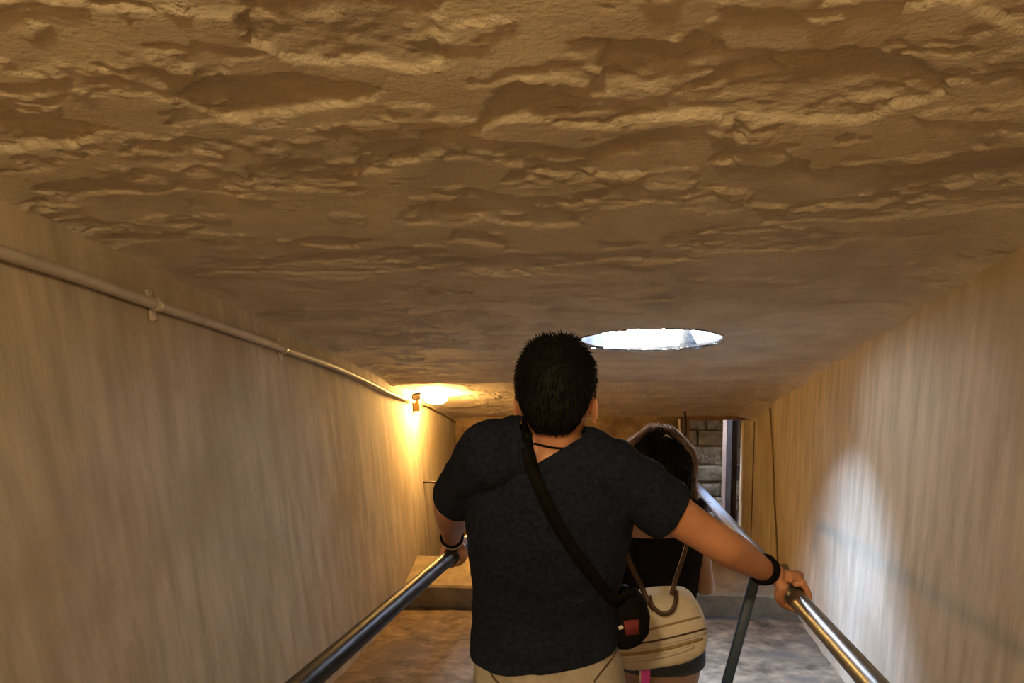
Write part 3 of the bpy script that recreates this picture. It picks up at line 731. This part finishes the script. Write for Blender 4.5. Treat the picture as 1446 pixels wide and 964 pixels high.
    for k in range(41):
        a = 2*math.pi*k/40; ct = nb+Vector((-.004, .012, .004)); rr = .069
        nk.append(ct+Vector((math.cos(a)*rr, math.sin(a)*rr*.98, .0-.014*math.sin(a)-.006*math.cos(a))))
    bb = bvh_of_world(body, off); nk2 = []
    for p in nk:
        ct = nb+Vector((-.002, .012, p.z-nb.z)); dd = (p-ct).normalized(); h = bb.ray_cast(ct+dd*.2, -dd)
        nk2.append(h[0]+dd*.002 if h[0] is not None else p)
    obj('necklace', *tube(nk2, .0026, 8, capr=False), M['leather'], root)
    def band(el, wr, t, r, thick, m, name, tilt=0):
        d = (wr-el).normalized(); c = el.lerp(wr, t); u = d.cross(Z_).normalized(); w2 = u.cross(d)
        pts = [c+(u*math.cos(a)+w2*math.sin(a))*r+d*tilt*math.sin(a) for a in [2*math.pi*k/24 for k in range(25)]]
        obj(name, *tube(pts, thick, 8, capr=False), m, root)
    band(elL, wL, .93, .0315, .005, M['leather'], 'wrist_band'); band(elL, wL, 1.02, .031, .003, M['bead'], 'bracelet', .004)
    band(elR, wR, .92, .0325, .0055, M['leather'], 'wrist_band'); band(elR, wR, 1.0, .031, .004, M['leather'], 'wrist_band', .004)
    tag(root, 'person in dark T-shirt and sand trousers seen from behind, gripping both handrails', 'person')
    return bv, nb, shL, hipc
def bvh_of_world(me, off):
    off = Vector(off); return BVHTree.FromPolygons([v.co+off for v in me.vertices], [tuple(p.vertices) for p in me.polygons])
MAN_BVH, NB, SHL, HIPC = man()

def shoulder_bag():
    path, nr = px_path(MAN_BVH, [(742, 622), (748, 652), (768, 700), (795, 752), (828, 800), (862, 842), (872, 852)], 36, .003)
    root = empty('shoulder_bag', at(893, 872, 1.93))
    # round the chest: from the hip forward and up to the left shoulder
    fr = []; fn = []
    a = path[-1]; b = path[0]
    for k in range(1, 13):
        t = k/13; x = a.x*(1-t)+b.x*t; z = a.z*(1-t)+b.z*t+.03*math.sin(t*math.pi)
        h = MAN_BVH.ray_cast(Vector((x, 3.0, z)), Vector((0, -1, 0)))
        if h[0] is not None: fr.append(h[0]+Vector((0, .006, 0))); fn.append(h[1] if h[1].y > 0 else -h[1])
    obj('strap', *ribbon(path, nr, .028, .003), M['leather'], root)
    side = a+Vector((.045, .06, -.005))
    P = [a, side]+fr; N = [nr[-1], Vector((1, 0, 0))]+fn
    top = b+Vector((0, .06, .03))
    P += [top, b]; N += [Vector((0, .3, 1)), nr[0]]
    obj('front_strap', *ribbon(P, N, .026, .003), M['leather'], root)
    # soft pouch hanging at the right hip
    rings = []
    for y, xl, xr, ry in ((828, 878, 890, .012), (836, 869, 902, .028), (850, 864, 912, .036), (870, 862, 918, .040), (888, 862, 917, .040), (900, 864, 908, .036), (908, 868, 896, .024), (912, 872, 886, .010)):
        p = at(xl, y, 1.97); q = at(xr, y, 1.97); rings.append(((p+q)/2, (q-p).normalized(), Y_, (q-p).length/2, ry, 2.6))
    pv, pf = loft(rings, 26)
    po = obj('pouch', pv, pf, M['leather'], root)
    pb = BVHTree.FromPolygons([Vector(v) for v in pv], pf)
    p, n = px_path(pb, [(882, 886), (890, 885), (902, 884)], 10, .001)
    obj('red_patch', *ribbon(p, n, .034, .003), M['red'], po)
    p, n = px_path(pb, [(874, 886), (877, 885), (880, 884)], 6, .001)
    obj('zip_tag', *ribbon(p, n, .008, .004), M['creampale'], po)
    tag(root, 'black cross-body bag with dark red patch at the hip of the dark T-shirt wearer', 'bag')
shoulder_bag()

def woman():
    YW = 2.85
    zf0 = floor_z(YW)
    root = empty('person', (.11, YW, zf0)); off = root.location
    def ring(y, xl, xr, ry, grow=0.0, e=2.4, dy=0):
        a = onY(xl, y, YW); b = onY(xr, y, YW); c = (a+b)/2; u = b-a
        return (c+Vector((0, dy, 0)), u.normalized(), Y_, u.length/2+grow, ry+grow, e)
    T = [(712, 906, 952, .05, .02), (722, 898, 962, .055, .015), (732, 878, 982, .07, .005), (745, 866, 992, .085, 0), (765, 862, 994, .095, 0), (790, 866, 990, .1, 0), (820, 872, 984, .096, 0), (850, 876, 980, .09, 0), (880, 872, 986, .1, 0), (910, 866, 992, .115, 0), (935, 866, 992, .118, 0), (955, 872, 988, .105, 0)]
    torso = lambda g, a=0: loft([ring(y, xl, xr, ry, g, 2.4, dy) for y, xl, xr, ry, dy in T[a:]], 32)
    mb = MB(); mb.add(torso(-.004))
    hc = at(930, 658, 2.93); hu = Vector((.05, .22, 1)).normalized(); hr = (X_-hu*X_.dot(hu)).normalized(); hf = hu.cross(hr)
    H = [(.108, .018, .022, 0), (.102, .040, .052, 0), (.088, .057, .073, 0), (.065, .067, .086, 0), (.036, .072, .092, 0), (.004, .073, .093, 0), (-.028, .071, .088, .0), (-.056, .065, .077, .008), (-.080, .056, .065, .018), (-.1, .041, .044, .034), (-.111, .026, .028, .045), (-.115, .012, .012, .05)]
    mb.add(loft([(hc+hu*w+hf*d, hr, hf, a, b, 2.1) for w, a, b, d in H], 28))
    mb.add(tube([hc+hf*.088+hu*.008, hc+hf*.101-hu*.02, hc+hf*.104-hu*.034, hc+hf*.092-hu*.041], [.008, .010, .013, .011], 12))
    for s in (-1, 1):
        mb.add(ellip(hc+hr*(s*.074)-hu*.018, (.006, .016, .026), (hr, hf, hu))); mb.add(ellip(hc+hr*(s*.03)+hf*.084, (.012, .008, .006)))
        mb.add(ellip(hc+hr*(s*.03)+hf*.082+hu*.017, (.018, .011, .006)))
    mb.add(ellip(hc+hf*.088-hu*.064, (.021, .008, .008)))
    nb = ring(722, 898, 962, .05)[0]
    mb.add(tube([hc-hu*.05, hc-hu*.09-hf*.005, nb+Vector((0, .01, -.03))], [.047, .047, .055], 18))
    arms = []
    for s, xs in ((-1, 876), (1, 984)):
        sh = onY(xs, 750, YW)
        el = sh+Vector((s*.035, -.01 if s > 0 else .05, -.235)); wr = el+Vector((-s*.03, .19, -.05)); arms.append((sh, el, wr))
        mb.add(tube([sh, sh.lerp(el, .5), el, el.lerp(wr, .4), wr], [.042, .037, .032, .031, .021], 18, smooth=3)); mb.add(ellip(sh, (.043, .045, .043)))
        # relaxed hand in front of the body
        d = (wr-el).normalized(); pc = wr+d*.05; mb.add(ellip(pc, (.03, .048, .014), (X_, d, X_.cross(d))))
        for i in range(4):
            b0 = wr+d*.09+X_*((i-1.5)*.0165); L = (.058, .068, .064, .05)[i]
            mb.add(tube([b0, b0+d*L*.5-Z_*.006, b0+d*L*.85-Z_*.026], [.0075, .007, .006], 8))
        mb.add(tube([wr+d*.03-X_*s*.024, wr+d*.06-X_*s*.042-Z_*.01, wr+d*.085-X_*s*.045-Z_*.02], [.011, .009, .0075], 8))
    legs = []
    for s, xp, fy in ((-1, 893, -.03), (1, 942, .12)):
        hip = onY(xp+ (0 if s < 0 else 6), 925, YW); fyw = YW+fy; zf = floor_z(fyw); kn = Vector((hip.x, YW+.04+fy*.4, zf+.43)); an = Vector((hip.x+s*.005, fyw-.02, zf+.08))
        legs.append((hip, kn, an, zf, fyw)); mb.add(tube([hip, hip.lerp(kn, .35), kn, kn.lerp(an, .3), an], [.066, .052, .046, .046, .03], 18, smooth=3)); foot(mb, an.x, fyw, zf, L=.23)
    body = remesh(mb, .0045, 3); wrap('body', shift(body, off), M['skin2'], root)
    # black tank top
    tm = MB(); tm.add(torso(.006, 3)); tme = remesh(tm, .007, 4); co = coords(tme); nr = normals(tme)
    setco(tme, co+nr*(.005*fbm(co[:, 0]*14+co[:, 2]*5, co[:, 2]*10, 3, 71))[:, None])
    zt = ring(772, 866, 990, .09)[0].z; zb = ring(905, 866, 992, .1)[0].z
    cut(tme, [(Vector((0, 0, zt)), Vector((0, -.25, 1)), None), (Vector((0, 0, zb)), -Z_, None)])
    wrap('tank_top', shift(tme, off), M['blackcloth'], root).modifiers.new('thick', 'SOLIDIFY').thickness = .003
    bb = bvh_of_world(body, off)
    for xs in (886, 962):
        p, n = px_path(bb, [(xs+8, 728), (xs+4, 745), (xs, 764), (xs-2, 782)], 14, .003)
        if len(p) > 3: obj('shoulder_strap', *ribbon(p, n, .024, .003), M['blackcloth'], root)
    # shorts
    pm = MB(); pm.add(loft([ring(y, xl, xr, ry, .007, 2.5) for y, xl, xr, ry in ((895, 868, 990, .104), (915, 864, 994, .117), (940, 864, 994, .12), (958, 868, 990, .11))], 30))
    for hip, kn, an, zf, fyw in legs: pm.add(tube([hip, hip.lerp(kn, .3)], [.074, .066], 18))
    pme = remesh(pm, .007, 4); cut(pme, [(Vector((0, 0, zb+.02)), Z_, None), (legs[0][0].lerp(legs[0][1], .03), -Z_, None)])
    wrap('shorts', shift(pme, off), M['denim'], root)
    for hip, kn, an, zf, fyw in legs:
        rings = []
        for t, wd, h in ((-.075, .03, .006), (-.06, .036, .008), (.05, .036, .008), (.11, .042, .008), (.165, .036, .008), (.18, .02, .006)):
            rings.append((Vector((an.x, fyw+t, zf+FK*t+.004)), X_, Z_, wd, h, 3))
        obj('sandal', *loft(rings, 18), M['handle'], root)
    # ---- long hair
    cap = MB(); cap.add(loft([(hc+hu*w+hf*d-hf*.004, hr, hf, a+.010, b+.010, 2.1) for w, a, b, d in H[:9]], 32)); cap.add(ellip(hc+hu*.075-hf*.005, (.060, .076, .050), (hr, hf, hu)))
    cme = remesh(cap, .006, 4)
    bm = bmesh.new(); bm.from_mesh(cme)
    bmesh.ops.delete(bm, geom=[q for q in bm.faces if (q.calc_center_median()-hc).dot(hf) > .035 and (q.calc_center_median()-hc).dot(hu) < .055], context='FACES')
    hv, hfc = bmlist(bm); bm.free(); hm = MB(); hm.v = hv; hm.f = hfc
    r = random.Random(9)
    shc = nb
    wm = MB()
    def strand(hm, pts, w0):
        i0 = len(hm.v); n = len(pts)
        sidev = Vector((r.uniform(-1, 1), r.uniform(-1, 1), r.uniform(-.3, .3)))
        for i, p in enumerate(pts):
            t = (pts[min(i+1, n-1)]-pts[max(i-1, 0)]).normalized(); s_ = t.cross(sidev)
            s_ = s_.normalized() if s_.length > 1e-4 else X_
            w = w0*(1-.8*i/(n-1)); hm.v += [tuple(p-s_*w), tuple(p+s_*w)]
        for i in range(n-1): hm.f.append((i0+2*i, i0+2*i+1, i0+2*i+3, i0+2*i+2))
    for k in range(2600):
        th = r.uniform(-math.pi*1.02, math.pi*.02) if r.random() < .9 else r.uniform(-math.pi, math.pi)
        ph = r.uniform(.05, 1.0)                           # distance from the parting
        # root on the crown, then over the skull, then down the back and shoulders
        cx, sx = math.cos(th), math.sin(th)
        rt = hc+hu*(.126-.02*ph+r.uniform(0, .012))+hr*(.05*ph*cx)+hf*(.06*ph*sx)
        lay = r.uniform(.0, .022)
        m1 = hc+hu*.06+hr*((.094+lay)*cx)+hf*((.108+lay)*sx)
        m2 = hc-hu*.03+hr*((.104+lay)*cx)+hf*((.106+lay)*sx)
        m3 = hc-hu*.10+hr*((.096+lay)*cx+r.uniform(-.012, .012))+hf*((.085+lay)*sx-.008)
        ln = r.uniform(.01, .09)
        m4 = m3+Vector((r.uniform(-.02, .02)+.03*cx, -.012, -ln*.55)); m5 = m4+Vector((r.uniform(-.02, .02), -.006, -ln*.5))
        P, _ = catmull([rt, m1, m2, m3, m4, m5], [0]*6, 3)
        P = [p+Vector((r.uniform(-1, 1), r.uniform(-1, 1), r.uniform(-1, 1)))*.0042 for p in P]
        strand(hm, P, .0022)
    for k in range(1100):                                   # loose outer layer over the crown and temples
        th = r.uniform(-.55, math.pi+.55); cx, sx = math.cos(th), math.sin(th); lay = r.uniform(.006, .03); ph = r.uniform(.2, 1.0)
        P, _ = catmull([hc+hu*(.128+r.uniform(0, .014))+hr*(.05*ph*cx)+hf*(.06*ph*sx), hc+hu*.065+hr*((.096+lay)*cx)+hf*((.106+lay)*sx), hc-hu*.03+hr*((.102+lay)*cx)+hf*((.10+lay)*sx),
                        hc-hu*.10+hr*((.098+lay)*cx+r.uniform(-.02, .02))+hf*((.07+lay)*sx-.01), hc-hu*(.12+r.uniform(0, .05))+hr*((.11+lay)*cx+r.uniform(-.03, .03))+hf*(.06*sx)], [0]*5, 3)
        strand(wm, [p+Vector((r.uniform(-1, 1), r.uniform(-1, 1), r.uniform(-1, 1)))*.006 for p in P], .0017)
    for k in range(320):                                    # flyaways
        th = r.uniform(0, 2*math.pi); el = r.uniform(.1, 1.5)
        b = hc+hr*(.085*math.cos(th)*math.cos(el))+hf*(.1*math.sin(th)*math.cos(el))+hu*(.118*math.sin(el))
        n = (b-hc).normalized(); t = Vector((r.uniform(-1, 1), r.uniform(-1, 1), r.uniform(-.6, .5)))
        strand(wm, [b, b+n*.012+t*.008, b+n*.018+t*.026, b+n*.016+t*.05], .0011)
    hm.build('hair', M['hair'], root); wm.build('hair_wisps', M['hair2'], root)
    # small clip in the hair
    cl = hc+hu*.108-hf*.045+hr*.02
    obj('hair_clip', *tube([cl-hr*.018, cl+hu*.008, cl+hr*.02-hu*.004], [.005, .007, .005], 10, smooth=3), M['conduit'], root)
    tag(root, 'person with long dark hair in a black top, half hidden by the nearer person', 'person')
    return bb, nb, arms
WB, WNB, WARMS = woman()

def handbag():
    root = empty('handbag', at(938, 930, 2.7)); z = 2.70
    rings = []
    for yl, yr, xl, xr, ry in ((836, 833, 926, 958, .018), (838, 835, 905, 970, .034), (846, 842, 884, 978, .05), (862, 856, 872, 987, .06), (880, 870, 868, 994, .066), (896, 884, 867, 998, .068), (911, 897, 868, 999, .068), (922, 908, 870, 996, .066), (931, 917, 874, 984, .058), (937, 925, 880, 966, .040), (939, 929, 890, 950, .02)):
        p = at(xl, yl, z); q = at(xr, yr, z); u = (q-p).normalized(); rings.append(((p+q)/2, u, Y_, (q-p).length/2, ry*1.12, 3.2))
    v, f = loft(rings, 40); body = obj('bag_body', v, f, M['cream'], root)
    bb = BVHTree.FromPolygons([Vector(a) for a in v], f)
    def strip(pts, w, m, name, th=.003):
        p, n = px_path(bb, pts, 26, .0005)
        if len(p) > 3: obj(name, *ribbon(p, n, w, th), m, body)
    strip([(876, 896), (910, 890), (950, 880), (994, 869)], .006, M['tan'], 'seam')
    strip([(872, 911), (910, 907), (950, 899), (997, 887)], .005, M['handle'], 'zip')
    strip([(872, 917), (910, 913), (950, 905), (996, 893)], .010, M['creampale'], 'piping')
    strip([(874, 924), (910, 921), (950, 913), (992, 901)], .010, M['tan'], 'band')
    strip([(880, 933), (910, 930), (945, 924), (980, 912)], .012, M['creampale'], 'piping')
    # handles: one hanging loop, one pair of straps up to the shoulder
    def strap(pts, w, name, th=.004):
        P = [at(x, y, d*1.197) for x, y, d in pts]; P, _ = catmull(P, [0]*len(P), 6); N = [Vector((0, -1, .15))]*len(P)
        obj(name, *ribbon(P, N, w, th), M['handle'], root)
    strap([(917, 842, 2.19), (920, 852, 2.165), (928, 862, 2.16), (938, 866, 2.16), (949, 861, 2.16), (954, 848, 2.165), (955, 834, 2.19)], .013, 'handle')
    strap([(876, 752, 2.34), (882, 775, 2.26), (892, 800, 2.22), (905, 826, 2.19), (915, 848, 2.175), (924, 860, 2.17)], .016, 'shoulder_strap')
    strap([(972, 752, 2.36), (968, 775, 2.29), (960, 800, 2.24), (952, 824, 2.2), (948, 840, 2.185)], .014, 'shoulder_strap')
    # rounded tag that hangs below
    p = at(911, 928, 2.68); tagm = MB(); rings = []
    for dz, w in ((.0, .003), (-.006, .009), (-.016, .0125), (-.04, .0135), (-.075, .0135), (-.095, .011), (-.103, .004)):
        rings.append((p+Vector((0, 0, dz-.008)), X_, Y_, w*1.2, .004, 3))
    t = obj('hanging_tag', *loft(rings, 18), M['pink'], root); t['label'] = 'magenta tag with pale rim'
    rim = [p+Vector((-.0162 if k else -.005, -.002, -.008-.012*k)) for k in range(0, 8)]
    obj('tag_rim', *tube(rim, .0028, 8), M['creampale'], t)
    tag(root, 'boxy cream handbag with brown handles slung behind the dark-haired person', 'handbag')
handbag()
